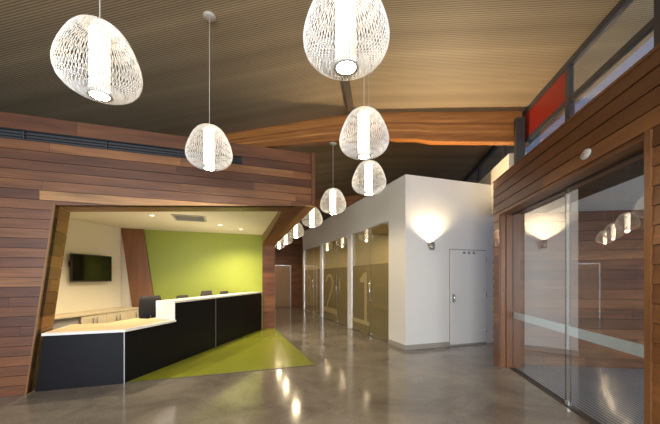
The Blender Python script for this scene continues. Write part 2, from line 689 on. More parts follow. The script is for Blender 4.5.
pieces = [
    [(-7.9, 0), (JB, 0), (JT, ST), (-7.9, ST)],
    [(-7.9, ST), (JT, ST), (JT, ZT), (-7.9, ZT)],
    [(JT, ST), (XC, SE), (XC, ZT), (JT, ZT)],
]
wl = recalc(MB().prism(Vector((0, YF + 0.02, 0)), X, Z, Y, pieces[0], 0, 0.10)
            .prism(Vector((0, YF + 0.02, 0)), X, Z, Y, [(-7.9, ST), (JT, ST), (JT, 3.27), (-7.9, 3.27)], 0, 0.10)
            .prism(Vector((0, YF + 0.02, 0)), X, Z, Y, [(JT, ST), (XC, SE), (XC, 3.27), (JT, 3.27)], 0, 0.10)
            .box((-7.9, YF + 0.09, 3.27), (XC, YF + 0.12, ZT)).build('wall_left', M['dark_core']))
wl['kind'] = 'structure'
rw = rows_of(0, 3.27, 0.1258)
mb = MB()
FO = Vector((0, YF, 0))
boards(mb, FO, X, Z, -Y, pieces, rw, -7.9, XC - 0.07, 7, 0.02, accents=[(20, -2.25, 0.62, 1.0)])
boards(mb, FO, X, Z, -Y, [[(-7.9, 3.40), (XC - 0.07, 3.40), (XC - 0.07, ZT), (-7.9, ZT)]], [(3.40, ZT)], -7.9, XC - 0.07, 8, 0.02)
boards(mb, FO, X, Z, -Y, [[(0.29, 3.27), (XC - 0.07, 3.27), (XC - 0.07, 3.40), (0.29, 3.40)]], [(3.27, 3.40)], 0.29, XC - 0.07, 9, 0.02)
recalc(mb.build('timber_cladding', M['wall_wood'], wl))
mb = MB()
mb.box((XC - 0.066, YF - 0.022, SE - 0.004), (XC, YF + 0.02, ZT + 0.005), 0.35, 2)
mb.build('corner_trim', M['wall_wood'], wl)
# corridor face of the bulkhead, its sloping underside, inner face
SB = 2.49
YC = 9.36
mb = MB()
boards(mb, Vector((XC, 0, 0)), Y, Z, X, [[(YF + 0.02, SE), (YC, SB), (YC, ZT), (YF + 0.02, ZT)], [(YC, 0), (16, 0), (16, ZT), (YC, ZT)]], rows_of(0, ZT, 0.1635), YF, 16, 17, 0.02)
recalc(mb.build('timber_cladding', M['wall_wood'], wl))
XI0, XI1 = 0.98, 1.11            # inner edge of the corridor bulkhead, front and at the column
# underside boards run along the corridor
mb = MB()
Us = Vector((0, YC - YF, SB - SE)).normalized()
Ls = math.hypot(YC - YF, SB - SE)
boards(mb, Vector((0, YF, SE)), Us, -X, Us.cross(-X), [[(0, -XC), (Ls, -XC), (Ls, -XI1), (0, -XI0)]], [(-XC, -XC + 0.165), (-XC + 0.165, -XC + 0.33), (-XC + 0.33, -XC + 0.5)], 0, Ls, 21, 0.02)
recalc(mb.build('soffit_lining', M['wall_wood'], wl))
# front underside lining and the leaning jamb lining, 0.45 deep
D = 0.45
mb = MB()
Uf = Vector((XC - JT, 0, SE - ST)).normalized()
Lf = math.hypot(XC - JT, SE - ST)
Nf = Vector((SE - ST, 0, -(XC - JT))).normalized()
boards(mb, Vector((JT, YF, ST)), Uf, Y, Nf, [[(0, 0.0), (Lf - 0.45, 0.0), (Lf - 0.45, D), (0, D)]], [(0, 0.15), (0.15, 0.3), (0.3, 0.45)], 0, Lf, 23, 0.02)
recalc(mb.build('soffit_lining', M['lining_wood'], wl))
mb = MB()
Uj = Vector((JT - JB, 0, ST)).normalized()
Lj = math.hypot(JT - JB, ST)
Nj = Vector((ST, 0, -(JT - JB))).normalized()
boards(mb, Vector((JB, YF - 0.012, 0)), Y, Uj, Nj, [[(0.03, 0), (D, 0), (D, Lj), (0.03, Lj)]], rows_of(0, Lj, 0.16), -0.5, 0.9, 25, 0.03, lmin=2, lmax=3)
recalc(mb.build('jamb_lining', M['lining_wood'], wl))
mb = MB()
mb.prism(Vector((JB, YF - 0.014, 0)), Y, Uj, Nj, [(0, 0), (0.035, 0), (0.035, Lj + 0.01), (0, Lj + 0.01)], -0.012, 0.006, 0.8, (3, 7), True)
recalc(mb.build('jamb_edge_trim', M['lining_wood'], wl))
# inside of the bulkhead and its roof
mb = MB()
mb.prism(Vector((JB, YF + 0.13, 0)), Y, Uj, -Nj, [(0, 0), (D - 0.12, 0), (D - 0.12, Lj), (0, Lj)], 0.032, 0.08)
mb.box((-7.9, YF + 0.12, ZT - 0.06), (XC - 0.03, 9.5, ZT - 0.01))
recalc(mb.build('bulkhead_core', M['dark_core'], wl))
# column at the end of the counter
wc = struct('trim_column', MB().box((XI1, YC, 0), (XC - 0.021, 16.0, ZT - 0.07)), M['dark_core'])
mb = MB()
boards(mb, Vector((0, YC - 0.02, 0)), X, Z, -Y, [[(XI1, 0), (XC, 0), (XC, SB + 0.01), (XI1, SB + 0.01)]], rows_of(0, 2.5, 0.1635), XI1 - 0.5, XC + 0.2, 34, 0.02, lmin=3, lmax=5)
recalc(mb.build('timber_cladding', M['wall_wood'], wc))

# reception ceiling, green wall, angled cream wall, low inner face of the bulkhead
ZR = 2.77
cr = struct('ceiling_reception', MB().prism(Vector((0, 0, ZR)), X, Y, Z, [(-5.6, YF + 0.12), (XC - 0.05, YF + 0.12), (XI1, 9.5), (-5.6, 9.5)], 0, 0.06), M['cream'])
mb = MB().prism(Vector((XI0 + 0.03, YF + 0.03, 0)), Vector((XI1 - XI0, YC - YF, 0)).normalized(), Z, Vector((YC - YF, -(XI1 - XI0), 0)).normalized(),
                [(0.5, SE - 0.03), (YC - YF, SB + 0.0), (YC - YF, ZR), (0.5, ZR)], -0.03, 0)
recalc(mb.build('bulkhead_inner_face', M['lining_wood'], wl))
struct('wall_green', MB().box((-3.4, 9.36, 0), (XI1, 9.5, ZR)), M['green'])
TW = Vector((-2.45, 9.25, 0))
TD = Vector((-0.454, -0.891, 0)).normalized()
TN = Vector((0.891, -0.454, 0)).normalized()
o = recalc(MB().prism(TW, TD, Z, TN, [(0.0, 0), (4.3, 0), (4.3, ZR), (0.0, ZR)], -0.12, 0).prism(Vector((0, 9.325, 0)), X, Z, Y, [(-2.6, 0), (-1.80, 0), (-2.17, ZR), (-2.6, ZR)], 0, 0.03).build('wall_cream', M['cream']))
o['kind'] = 'structure'
# leaning veneer panel between cream and green walls
mb = MB().prism(Vector((0, 9.27, 0)), X, Z, -Y, [(-2.11, 0), (-1.58, 0), (-1.95, ZR), (-2.445, ZR)], -0.05, 0.035, 0.3, (5, 2), True)
tag(recalc(mb.build('timber_panel', M['panel_wood'])), 'leaning reddish timber panel between the cream wall and the lime green wall', 'panel')

# --- white office box with glazed bays on the corridor side
BX, BY, BZ = 3.60, 5.63, 3.66
BE = 14.42
bays = [(6.33, 8.54), (8.82, 11.39), (11.65, 14.20)]
mb = MB()
mb.box((BX, BY, 0), (8.8, BY + 0.12, BZ))
mb.box((BX, BY + 0.12, 2.81), (BX + 0.14, BE, BZ))
ys = [BY + 0.12] + [v for b in bays for v in b] + [BE]
for i in range(0, len(ys), 2):
    mb.box((BX, ys[i], 0), (BX + 0.14, ys[i + 1], 2.81))
mb.box((BX + 0.14, BY + 0.12, BZ - 0.08), (8.8, BE, BZ))
mb.box((BX + 0.14, BE - 0.12, 0), (8.8, BE, BZ - 0.08))
struct('wall_white', mb, M['white'])
mb = MB()
mb.box((7.2, BY + 0.12, 0), (7.3, BE - 0.12, 2.85))
mb.box((BX + 0.16, 8.62, 0), (7.2, 8.74, 2.85)).box((BX + 0.16, 11.46, 0), (7.2, 11.58, 2.85))
mb.box((BX + 0.16, 14.24, 0), (7.2, 14.29, 2.85)).box((BX + 0.16, BY + 0.13, 0), (7.2, BY + 0.2, 2.85))
struct('wall_offices', mb, M['office'])
struct('ceiling_offices', MB().box((BX + 0.14, BY + 0.13, 2.86), (7.3, BE - 0.13, 2.93)), M['office'])
for i, (y0, y1) in enumerate(bays):
    light('assumed_office_light', 'AREA', (5.6, (y0 + y1) / 2, 2.8), 42, (1.0, 0.78, 0.45), (0, 0, 0), size=1.2)  # assumed warm light in each office; no fitting is built
struct('baseboard_white', MB().box((BX - 0.014, BY - 0.014, 0), (4.70, BY, 0.10)).box((BX - 0.014, BY, 0), (BX, bays[0][0], 0.10)), M['skirt'])

# flush white door with handle and hinges
d1 = struct('door_1', MB().box((4.73, BY - 0.024, 0.035), (5.73, BY - 0.002, 2.12)), M['white'])
MB().box((4.71, BY - 0.006, 0), (4.728, BY, 2.14)).box((5.732, BY - 0.006, 0), (5.75, BY, 2.14)).box((4.728, BY - 0.006, 2.122), (5.732, BY, 2.14)).box((4.728, BY - 0.010, 0.0), (5.732, BY - 0.001, 0.034)).build('door_gap', M['skirt'], d1)
MB().tube([(4.80, BY - 0.024, 1.06), (4.80, BY - 0.06, 1.06), (4.80, BY - 0.07, 1.06)], 0.02, 12).tube([(4.80, BY - 0.065, 1.12), (4.80, BY - 0.065, 0.98)], 0.011, 10).build('door_handle', M['chrome'], d1)
MB().box((4.77, BY - 0.028, 0.96), (4.83, BY - 0.024, 1.15)).build('lock_plate', M['alu'], d1)
for z in (1.92, 1.13, 0.32):
    MB().tube([(5.715, BY - 0.03, z - 0.06), (5.715, BY - 0.03, z + 0.06)], 0.012, 10).build('hinge', M['chrome'], d1)
s = empty('door_sign', (5.23, BY - 0.025, 2.07), 'small dark row of three symbols at the head of the flush white door', 'sign')
for k in range(3):
    m_ = MB()
    cx = (k - 1) * 0.135
    m_.lathe([(0.0, -0.001), (0.013, -0.001), (0.013, 0.001), (0.0, 0.001)], 14, Vector((cx, 0, 0.03)), Y)
    m_.box((cx - 0.035, -0.001, -0.03), (cx + 0.035, 0.001, 0.012))
    m_.build('symbol', M['sign'], s)

# wall uplight on the white wall
SX = 4.19
s = empty('wall_uplight', (SX, BY, 2.22), 'small grey cup uplight on the white wall, throwing a warm fan upward', 'wall light')
MB().lathe([(0.045, 0), (0.045, 0.012)], 24, Vector((0, 0, 0)), -Y).build('back_plate', M['cup'], s)
MB().tube([(0, -0.012, 0), (0, -0.06, 0.0), (0.02, -0.08, 0.045)], 0.014, 10).build('arm', M['cup'], s)
MB().lathe([(0.0, -0.12), (0.04, -0.12), (0.055, -0.09), (0.058, 0.03), (0.052, 0.03), (0.05, -0.02), (0.0, -0.02)], 28, Vector((0, -0.09, 0.0)), Z, close=False).build('cup', M['cup'], s)
MB().lathe([(0.0, -0.01), (0.045, -0.01), (0.045, 0.0), (0.0, 0.0)], 20, Vector((0, -0.09, 0.0)), Z, close=False).build('lamp', M['bulb'], s)
light('uplight_beam', 'SPOT', (SX, BY - 0.032, 2.27), 360, (1.0, 0.76, 0.46), (math.radians(180), 0, 0), spot_size=math.radians(134), spot_blend=0.7, shadow_soft_size=0.02)

# --- timber entrance wall (its own angle)
WT = 3.20
OU0, OU1, OZ = 0.30, 3.23, 2.585
GD = -0.17
mb = MB()
mb.obox(RO, RU, Z, RN, (0.0, OZ + 0.02, -0.78), (OU1, WT - 0.02, -0.025))
mb.obox(RO, RU, Z, RN, (0.0, 0, -0.30), (OU0 - 0.02, OZ + 0.02, -0.025))
mb.obox(RO, RU, Z, RN, (OU1, 0, -0.78), (9.5, WT - 0.02, -0.025))
wr = struct('wall_right', mb, M['dark_core'])
mb = MB()
rw = rows_of(0, WT, 0.145)
boards(mb, RO, RU, Z, RN, [[(0, OZ), (OU1, OZ), (OU1, WT), (0, WT)], [(0, 0), (OU0, 0), (OU0, OZ), (0, OZ)], [(OU1, 0), (9.5, 0), (9.5, WT), (OU1, WT)]], rw, 0, 9.5, 53, 0.02, lmin=2.2, lmax=4.5, gap=0.0025, tilt=0.011)
recalc(mb.build('timber_cladding', M['right_wood'], wr))
mb = MB()
mb.obox(RO, RU, Z, RN, (0.0, WT - 0.02, -0.78), (9.5, WT + 0.006, 0.012), 0.5)
mb.build('capping_board', M['right_wood'], wr)
mb = MB()
mb.prism(RO, RN, Z, RU, [(-0.30, 0), (0.012, 0), (0.012, OZ), (-0.30, OZ)], OU0 - 0.02, OU0, 0.6, (2, 9), True)
mb.prism(RO, RN, Z, RU, [(-0.30, 0), (-0.09, 0), (-0.09, OZ), (-0.30, OZ)], OU0, OU0 + 0.03, 0.3, (12, 5), True)
recalc(mb.build('jamb_lining', M['right_wood'], wr))
mb = MB()
mb.obox(RO, RU, RN, Z, (OU0, -0.30, OZ - 0.02), (OU1 - 0.03, 0.012, OZ), 0.4)
recalc(mb.build('head_lining', M['right_wood'], wr))
mb = MB()
mb.prism(RO, RU, Z, RN, [(OU1 - 0.03, 0), (OU1 + 0.025, 0), (OU1 + 0.025, OZ + 0.03), (OU1 - 0.03, OZ + 0.03)], -0.28, 0.02, 0.75, (4, 1), True)
recalc(mb.build('jamb_trim', M['right_wood'], wr))

# entry lobby behind the glass: timber side wall, ceiling, ribbed mat
UW = 0.10
o = MB().obox(RO, RU, Z, RN, (UW - 0.14, 0, -4.2), (UW - 0.022, 2.9, -0.31))
wb = struct('wall_lobby', o, M['dark_core'])
mb = MB()
boards(mb, R(UW, -0.31, 0), -RN, Z, RU, [[(0, 0), (3.9, 0), (3.9, 2.62), (0, 2.62)]], rows_of(0, 2.62, 0.164), 0, 3.9, 61, 0.02)
recalc(mb.build('timber_cladding', M['wall_wood'], wb))
struct('ceiling_lobby', MB().obox(RO, RU, RN, Z, (UW, -4.2, 2.62), (5.2, -0.79, 2.70)), M['white'])
o = tag(MB().prism(RO, RU, RN, Z, [(UW + 0.01, -4.0), (5.0, -4.0), (5.0, -0.80), (OU1 - 0.04, -0.80), (OU1 - 0.04, GD - 0.05), (OU0 + 0.04, GD - 0.05), (OU0 + 0.04, -0.32), (UW + 0.01, -0.32)], 0.001, 0.012).build('entrance_mat', M['mat']), 'blue-grey ribbed entrance matting covering the lobby floor behind the sliding glass', 'mat')
struct('trim_track', MB().obox(RO, RU, RN, Z, (OU0 + 0.03, GD - 0.035, 0.0), (OU1 - 0.03, GD + 0.035, 0.008)), M['steel'])


def sliding_panel(u0, u1, n, label):
    t = empty('sliding_glass_door', R(u0, n, 0), label, 'glass door', kind='thing')
    t.rotation_euler = (0, 0, math.atan2(RU.y, RU.x))
    w = u1 - u0
    MB().box((0, -0.006, 0.02), (w, 0.006, OZ - 0.04)).build('glass_pane', M['glass'], t)
    MB().box((0.0, 0.0065, 0.83), (w, 0.0085, 0.94)).build('frosted_strip', M['strip'], t)
    MB().box((-0.003, -0.007, 0.02), (0.0, 0.007, OZ - 0.04)).build('edge_seal', M['black'], t)
    MB().box((w, -0.007, 0.02), (w + 0.003, 0.007, OZ - 0.04)).build('edge_seal', M['black'], t)
    MB().box((0, -0.011, OZ - 0.04), (w, 0.011, OZ - 0.0205)).build('top_rail', M['frame'], t)
    MB().box((w - 0.06 if u0 < 1 else 0.0, -0.0125, 0.0125), (w if u0 < 1 else 0.06, 0.0125, 0.055)).build('floor_guide', M['alu'], t)
    return t


sliding_panel(OU0 + 0.036, 1.90, GD - 0.02, 'sliding glass panel next to the white wall end, mirroring the wall uplight')
sliding_panel(1.86, OU1 - 0.036, GD + 0.008, 'sliding glass panel next to the wide lapped-board wall, mirroring a string of pendants')

u_ = 2.50
s = empty('motion_sensor', R(u_, 0.012, 2.72), 'pale oval sensor on the timber band above the glass entrance doors', 'sensor')
s.rotation_euler = (0, 0, math.atan2(RU.y, RU.x))
MB().lathe([(0.0, 0.0), (0.05, 0.0), (0.05, 0.015), (0.0, 0.015)], 24, Vector((0, 0, 0)), Y, close=False).build('base', M['sensor'], s)
q = MB().lathe([(0.001, 0.05), (0.02, 0.047), (0.036, 0.037), (0.045, 0.02), (0.046, 0.0)], 24, Vector((0, 0.012, 0)), Y, close=False).build('dome', M['sensor'], s)
s.scale = (1.5, 1, 0.95)

# --- clerestory over the entrance wall
CN = EAVE_N
wn = recalc(MB().obox(RO, RU, Z, RN, (-9, EAVE_Z - 0.09, CN - 0.05), (9.5, EAVE_Z, CN + 0.03)).build('window_1', M['frame']))
wn['kind'] = 'structure'
TZ = 4.08
m_ = MB().obox(RO, RU, Z, RN, (-0.45, TZ - 0.04, CN - 0.04), (9.5, TZ + 0.04, CN + 0.02))
m_.build('transom', M['frame'], wn)
for u in (-7.2, -5.2, -3.2, -1.5, 0.89, 2.39, 3.9, 5.5, 7.1):
    MB().obox(RO, RU, Z, RN, (u - 0.05, WT + 0.008, CN - 0.05), (u + 0.05, EAVE_Z - 0.09, CN + 0.025)).build('mullion', M['frame'], wn)
us = [0.89, 2.39, 3.9, 5.5, 7.1, 9.5]
for a, b in zip(us[:-1], us[1:]):
    MB().obox(RO, RU, Z, RN, (a + 0.05, TZ + 0.04, CN - 0.016), (b - 0.05, EAVE_Z - 0.09, CN - 0.004)).build('pane', M['glass'], wn)
    MB().obox(RO, RU, Z, RN, (a + 0.05, WT + 0.008, CN - 0.016), (b - 0.05, TZ - 0.04, CN - 0.004)).build('pane', M['glass'], wn)
MB().obox(RO, RU, Z, RN, (-1.45, WT + 0.008, CN - 0.016), (0.84, TZ - 0.04, CN - 0.004)).build('pane', M['glass'], wn)
for a, b in ((-1.5, -0.66), (-3.2, -1.5), (-5.2, -3.2), (-7.2, -5.2)):
    MB().obox(RO, RU, Z, RN, (a + 0.05, TZ + 0.0, CN - 0.016), (b - 0.05, EAVE_Z - 0.09, CN - 0.004)).build('pane', M['glass'], wn)
tag(MB().obox(RO, RU, Z, RN, (-0.47, TZ + 0.04, CN - 0.03), (0.84, EAVE_Z - 0.09, CN + 0.012)).build('red_panel', M['red']), 'bright red infill panel in the high window strip beside the timber beam end', 'panel')
# cream parapet below the clerestory behind the beam
o = MB().obox(RO, RU, Z, RN, (-9, 2.95, CN + 0.04), (-0.81, 4.0, CN + 0.16))
struct('wall_parapet', o, M['cream'])

# --- beams, post, ridge
def beam_depth(n):
    if n < 1.0:
        return 0.58
    if n < 1.25:
        return 0.58 - (n - 1.0) / 0.25 * 0.05
    if n < 2.6:
        return 0.53
    return max(0.30, 0.53 - (n - 2.6) * 0.062)


def beam(u0, u1, n0, n1, label):
    k = 60
    ns = [n0 + (n1 - n0) * i / k for i in range(k + 1)]
    lam = 11
    m_ = MB()
    for j in range(lam):
        c = random.Random(j * 7 + 3).random()
        for i in range(k):
            a, b = ns[i], ns[i + 1]

            def zz(n, t):
                # the crown is eased where the two roof slopes meet
                top = ceil_z(n) - 0.02 * max(0, 1 - abs(n - RID_N) / 0.6) - 0.002
                return top - beam_depth(n) * t
            poly = [(a, zz(a, (j + 1) / lam)), (b, zz(b, (j + 1) / lam)), (b, zz(b, j / lam)), (a, zz(a, j / lam))]
            m_.prism(RO, RN, Z, RU, poly, u0, u1, c, (c * 30, j * 0.7))
    o = recalc(m_.build('roof_beam', M['beam_wood']))
    return tag(o, label, 'beam', kind='thing')


random.seed(4)
beam(-0.65, -0.48, CN + 0.05, 9.2, 'long orange laminated timber beam crossing under the ceiling ridge above the reception')
beam(-6.9, -6.72, CN + 0.25, 8.0, 'second timber roof beam, mostly hidden beyond the white office box and pendants')
mb = MB()
mb.obox(RO, RU, Z, RN, (-0.47, WT + 0.01, CN + 0.05), (-0.37, 4.50, CN + 0.20))
tag(mb.build('steel_post', M['steel']), 'dark steel post rising from the timber wall against the beam end', 'post', kind='thing')
o = MB().obox(RO, RU, Z, RN, (-0.47, RID_Z - 0.12, RID_N - 0.05), (11.4, RID_Z - 0.008, RID_N + 0.05))
tag(o.build('ridge_member', M['ridge']), 'dark straight steel member running along the ceiling ridge to the beam', 'beam', kind='thing')

# ------------------------------------------------------------------ green floor inlay
struct('floor_green', MB().prism(Vector((0, 0, 0)), X, Y, Z, [(-1.40, 5.17), (1.50, 5.17), (1.47, 9.33), (0.90, 9.33)], 0.001, 0.005), M['greenfloor'])
struct('trim_floor_edge', MB().box((-1.33, 5.15, 0.0005), (1.515, 5.17, 0.006)).prism(Vector((0, 0, 0)), X, Y, Z, [(1.50, 5.17), (1.515, 5.17), (1.49, 9.33), (1.475, 9.33)], 0.0005, 0.006), M['steel'])

# ------------------------------------------------------------------ reception counter
P0 = Vector((-1.325, 5.15, 0))
CD = Vector((0.5025, 0.8646, 0)).normalized()
CN_ = Vector((0.8646, -0.5025, 0)).normalized()      # outward, to the visitors
LEN = 4.78
ST1 = 1.05
cnt = empty('reception_counter', P0, 'charcoal reception counter with white edges, low desk wing stepping up to a high counter', 'reception counter')


def L_(p):
    return p - P0


def cbox(name, a, b, m, c=0.5):
    o = MB().obox(Vector((0, 0, 0)), CD, Z, CN_, a, b, c).build(name, m, cnt)
    return recalc(o)


XL = jam(0.77) + 0.055
recalc(MB().prism(Vector((-P0.x, 0.03, 0)), X, Z, -Y, [(jam(0) + 0.05, 0.0), (P0.x - 0.004, 0.0), (P0.x - 0.004, 0.735), (jam(0.735) + 0.05, 0.735)], 0, 0.03).build('front_panel', M['counter'], cnt))
cbox('front_panel', (0.006, 0.0, -0.03), (ST1, 0.735, 0.0), M['counter'])
cbox('front_panel', (ST1, 0.0, -0.03), (2.352, 1.06, 0.0), M['counter'])
cbox('front_panel', (2.368, 0.0, -0.03), (LEN, 1.06, 0.0), M['counter'])
cbox('joint_strip', (2.352, 0.0, -0.03), (2.368, 1.06, 0.003), M['strip_alu'])
recalc(MB().box((-0.004, -0.002, 0), (0.008, 0.02, 0.735)).build('joint_strip', M['strip_alu'], cnt))
# low white edged top with maple desk surface
ang = Vector((CD.x, CD.y, 0))
pb = -CN_ * 0.85
m_ = MB()
xl = XL - P0.x
low = [(xl - 0.02, -0.03), (0.02, -0.03), (CD.x * ST1 + 0.03, CD.y * ST1 - 0.015), (CD.x * ST1 + pb.x, CD.y * ST1 + pb.y), (-0.45, 0.82), (xl - 0.02, 0.82)]
m_.prism(Vector((0, 0, 0)), X, Y, Z, low, 0.735, 0.768)
recalc(m_.build('low_top', M['white_top'], cnt))
m_ = MB()
inn = [(xl - 0.0, 0.04), (-0.02, 0.04), (CD.x * ST1 - 0.06, CD.y * ST1 + 0.02), (CD.x * ST1 + pb.x + 0.02, CD.y * ST1 + pb.y), (-0.45, 0.80), (xl - 0.0, 0.80)]
m_.prism(Vector((0, 0, 0)), X, Y, Z, inn, 0.7682, 0.7705)
recalc(m_.build('desk_surface', M['maple'], cnt))
cbox('step_panel', (ST1 - 0.012, 0.735, -0.36), (ST1, 1.062, 0.014), M['white_top'])
ht = clip_poly([(ST1 - 0.012, -0.36), (LEN, -0.36), (LEN, 0.016), (ST1 - 0.012, 0.016)], CD.y, CN_.y, 4.19)
recalc(MB().prism(Vector((0, 0, 0)), CD, CN_, Z, ht, 1.062, 1.098).build('high_top', M['white_top'], cnt))
cbox('desk_surface', (ST1, 0.735, -0.55), (LEN - 0.45, 0.77, -0.04), M['maple'])
cbox('support_panel', (LEN - 0.49, 0.0, -0.53), (LEN - 0.45, 0.735, -0.04), M['counter'])
recalc(MB().box((xl + 0.01, 0.72, 0), (xl + 0.05, 0.76, 0.735)).build('support_leg', M['alu'], cnt))

# added fill behind the raised counter front, lifts the reception ceiling; no real fixture
_p = P0 + CD * 2.5 - CN_ * 0.42 + Z * 0.98
light('counter_fill_light', 'AREA', tuple(_p), 12, (1.0, 0.88, 0.66), (math.radians(180), 0, math.atan2(CD.y, CD.x)), shape='RECTANGLE', size=3.2, size_y=0.08)

# ------------------------------------------------------------------ cabinets along the cream wall
def T_(t, d, z):
    return TW + TD * t + TN * d + Z * z


def loc_box(parent, name, a, b, m, c=0.5):
    o = MB().obox(Vector((0, 0, 0)), TD, Z, TN, a, b, c).build(name, m, parent)
    return recalc(o)


sb = empty('sideboard', T_(0.06, 0, 0), 'pale maple low sideboard with paired bar handles under the wall screen', 'sideboard')
ED = [0.0, 0.135, 0.43, 0.725, 1.02, 1.315, 1.61]
loc_box(sb, 'body', (0.0, 0.08, 0.02), (1.61, 0.74, 0.60), M['pale_maple'], 0.2)
loc_box(sb, 'plinth', (0.02, 0.0, 0.05), (1.59, 0.08, 0.55), M['black'])
loc_box(sb, 'top', (-0.005, 0.74, 0.02), (2.60, 0.77, 0.635), M['pale_maple'], 0.7)
for k in range(6):
    d_ = loc_box(sb, 'door', (ED[k] + 0.002, 0.09, 0.602), (ED[k + 1] - 0.002, 0.73, 0.62), M['pale_maple'], 0.3 + 0.08 * k)
    hx = ED[k + 1] - 0.05 if k % 2 == 0 else ED[k] + 0.05
    m_ = MB()
    p = TD * hx + TN * 0.645
    m_.tube([p + Z * 0.54, p + Z * 0.68], 0.009, 8)
    for zz in (0.56, 0.66):
        m_.tube([p + Z * zz - TN * 0.025, p + Z * zz], 0.005, 6)
    m_.build('handle', M['strip_alu'], d_)
gc = empty('low_cabinet', T_(1.69, 0, 0), 'plain grey low cabinet at the jamb end of the maple sideboard', 'cabinet')
loc_box(gc, 'body', (0.0, 0.06, 0.02), (0.96, 0.732, 0.56), M['grey'])
loc_box(gc, 'door', (0.004, 0.07, 0.56), (0.478, 0.728, 0.58), M['grey'])
loc_box(gc, 'door', (0.482, 0.07, 0.56), (0.956, 0.728, 0.58), M['grey'])
loc_box(gc, 'plinth', (0.02, 0.0, 0.04), (0.94, 0.06, 0.54), M['black'])

# wall screen
tv = empty('wall_television', T_(0.92, 0, 1.72), 'black flat television on a bracket on the cream wall above the sideboard', 'television')
loc_box(tv, 'bracket', (-0.15, -0.15, 0.001), (0.2, 0.15, 0.02), M['black'])
loc_box(tv, 'bracket_arm', (0.40, 0.02, 0.0), (0.46, 0.13, 0.085), M['steel'])
m_ = MB().rbox((-0.51, -0.30, 0.0), (0.51, 0.30, 0.045), 0.008)
h = m_.build('housing', M['black'], tv)
rot = Matrix((TD.to_tuple() + (0,), (0, 0, 1, 0), TN.to_tuple() + (0,), (0, 0, 0, 1))).transposed()
rot = Matrix(((TD.x, 0, TN.x, TN.x * 0.085), (TD.y, 0, TN.y, TN.y * 0.085), (0, 1, 0, 0), (0, 0, 0, 1)))
h.matrix_local = rot
recalc(h)
sc_ = MB().box((-0.485, -0.272, 0.0452), (0.485, 0.278, 0.0462)).build('screen', M['screen'], tv)
sc_.matrix_local = rot

# ------------------------------------------------------------------ task chairs
def make_chair(loc, rz, label, top):
    c = empty('task_chair', loc, label, 'chair', rz, 'task chairs behind the reception counter')
    # local +y is where the sitter faces
    MB().rbox((-0.235, -0.23, 0.45), (0.235, 0.24, 0.53), 0.03).build('seat', M['fabric'], c)
    m_ = MB()
    h0, h1 = 0.60, top
    n = 6
    vs, fs = [], []
    for j in range(n + 1):
        t = j / n
        zz = h0 + (h1 - h0) * t
        w = 0.178 + 0.022 * math.sin(t * math.pi) - (0.012 if j in (0, n) else 0)
        for i in range(9):
            s = i / 8 * 2 - 1
            vs.append((s * w, -0.235 - 0.05 * t + 0.045 * s * s, zz))
        for i in range(9):
            s = i / 8 * 2 - 1
            vs.append((s * w, -0.285 - 0.05 * t + 0.045 * s * s + (0.02 if j in (0, n) else 0), zz))
    for j in range(n):
        a, b = j * 18, (j + 1) * 18
        for i in range(8):
            fs.append([a + i, a + i + 1, b + i + 1, b + i])
            fs.append([a + 9 + i, b + 9 + i, b + 10 + i, a + 10 + i])
        fs.append([a, b, b + 9, a + 9])
        fs.append([a + 8, a + 17, b + 17, b + 8])
    for i in range(8):
        fs.append([i, i + 9, i + 10, i + 1])
        k = n * 18
        fs.append([k + i, k + i + 1, k + i + 10, k + i + 9])
    m_.idx(vs, fs, 0.5, True)
    recalc(m_.build('backrest', M['fabric'], c))
    MB().tube([(0, -0.05, 0.445), (0, -0.27, 0.44), (0, -0.33, 0.50), (0, -0.335, 0.80)], 0.018, 8).build('back_bar', M['black'], c)
    MB().tube([(0, 0, 0.14), (0, 0, 0.45)], 0.03, 12).build('gas_lift', M['black'], c)
    b = MB().lathe([(0.045, 0.07), (0.045, 0.14)], 16)
    for k in range(5):
        a = k * 2 * math.pi / 5 + 0.3
        b.tube([(0.03 * math.cos(a), 0.03 * math.sin(a), 0.115), (0.29 * math.cos(a), 0.29 * math.sin(a), 0.075)], [0.022, 0.014], 8)
    b.build('star_base', M['black'], c)
    for k in range(5):
        a = k * 2 * math.pi / 5 + 0.3
        p = Vector((0.28 * math.cos(a), 0.28 * math.sin(a), 0.031))
        MB().lathe([(0.0, -0.022), (0.025, -0.022), (0.03, -0.012), (0.03, 0.012), (0.025, 0.022), (0.0, 0.022)], 14, p, Vector((-math.sin(a), math.cos(a), 0)), close=False).build('caster', M['black'], c)


A = math.atan2(CN_.y, CN_.x) - math.pi / 2
make_chair((-1.40, 7.19, 0), 0.25, 'black task chair beside the white step of the counter, its whole backrest showing', 1.155)
make_chair((-0.60, 7.32, 0), A, 'black task chair just above the counter edge, low sliver second from the leaning panel', 1.125)
make_chair((-0.16, 7.95, 0), A - 0.1, 'black task chair whose top corner stands highest over the high counter', 1.19)
make_chair((0.26, 8.61, 0), A, 'black task chair with its low top edge showing nearest the timber column', 1.15)

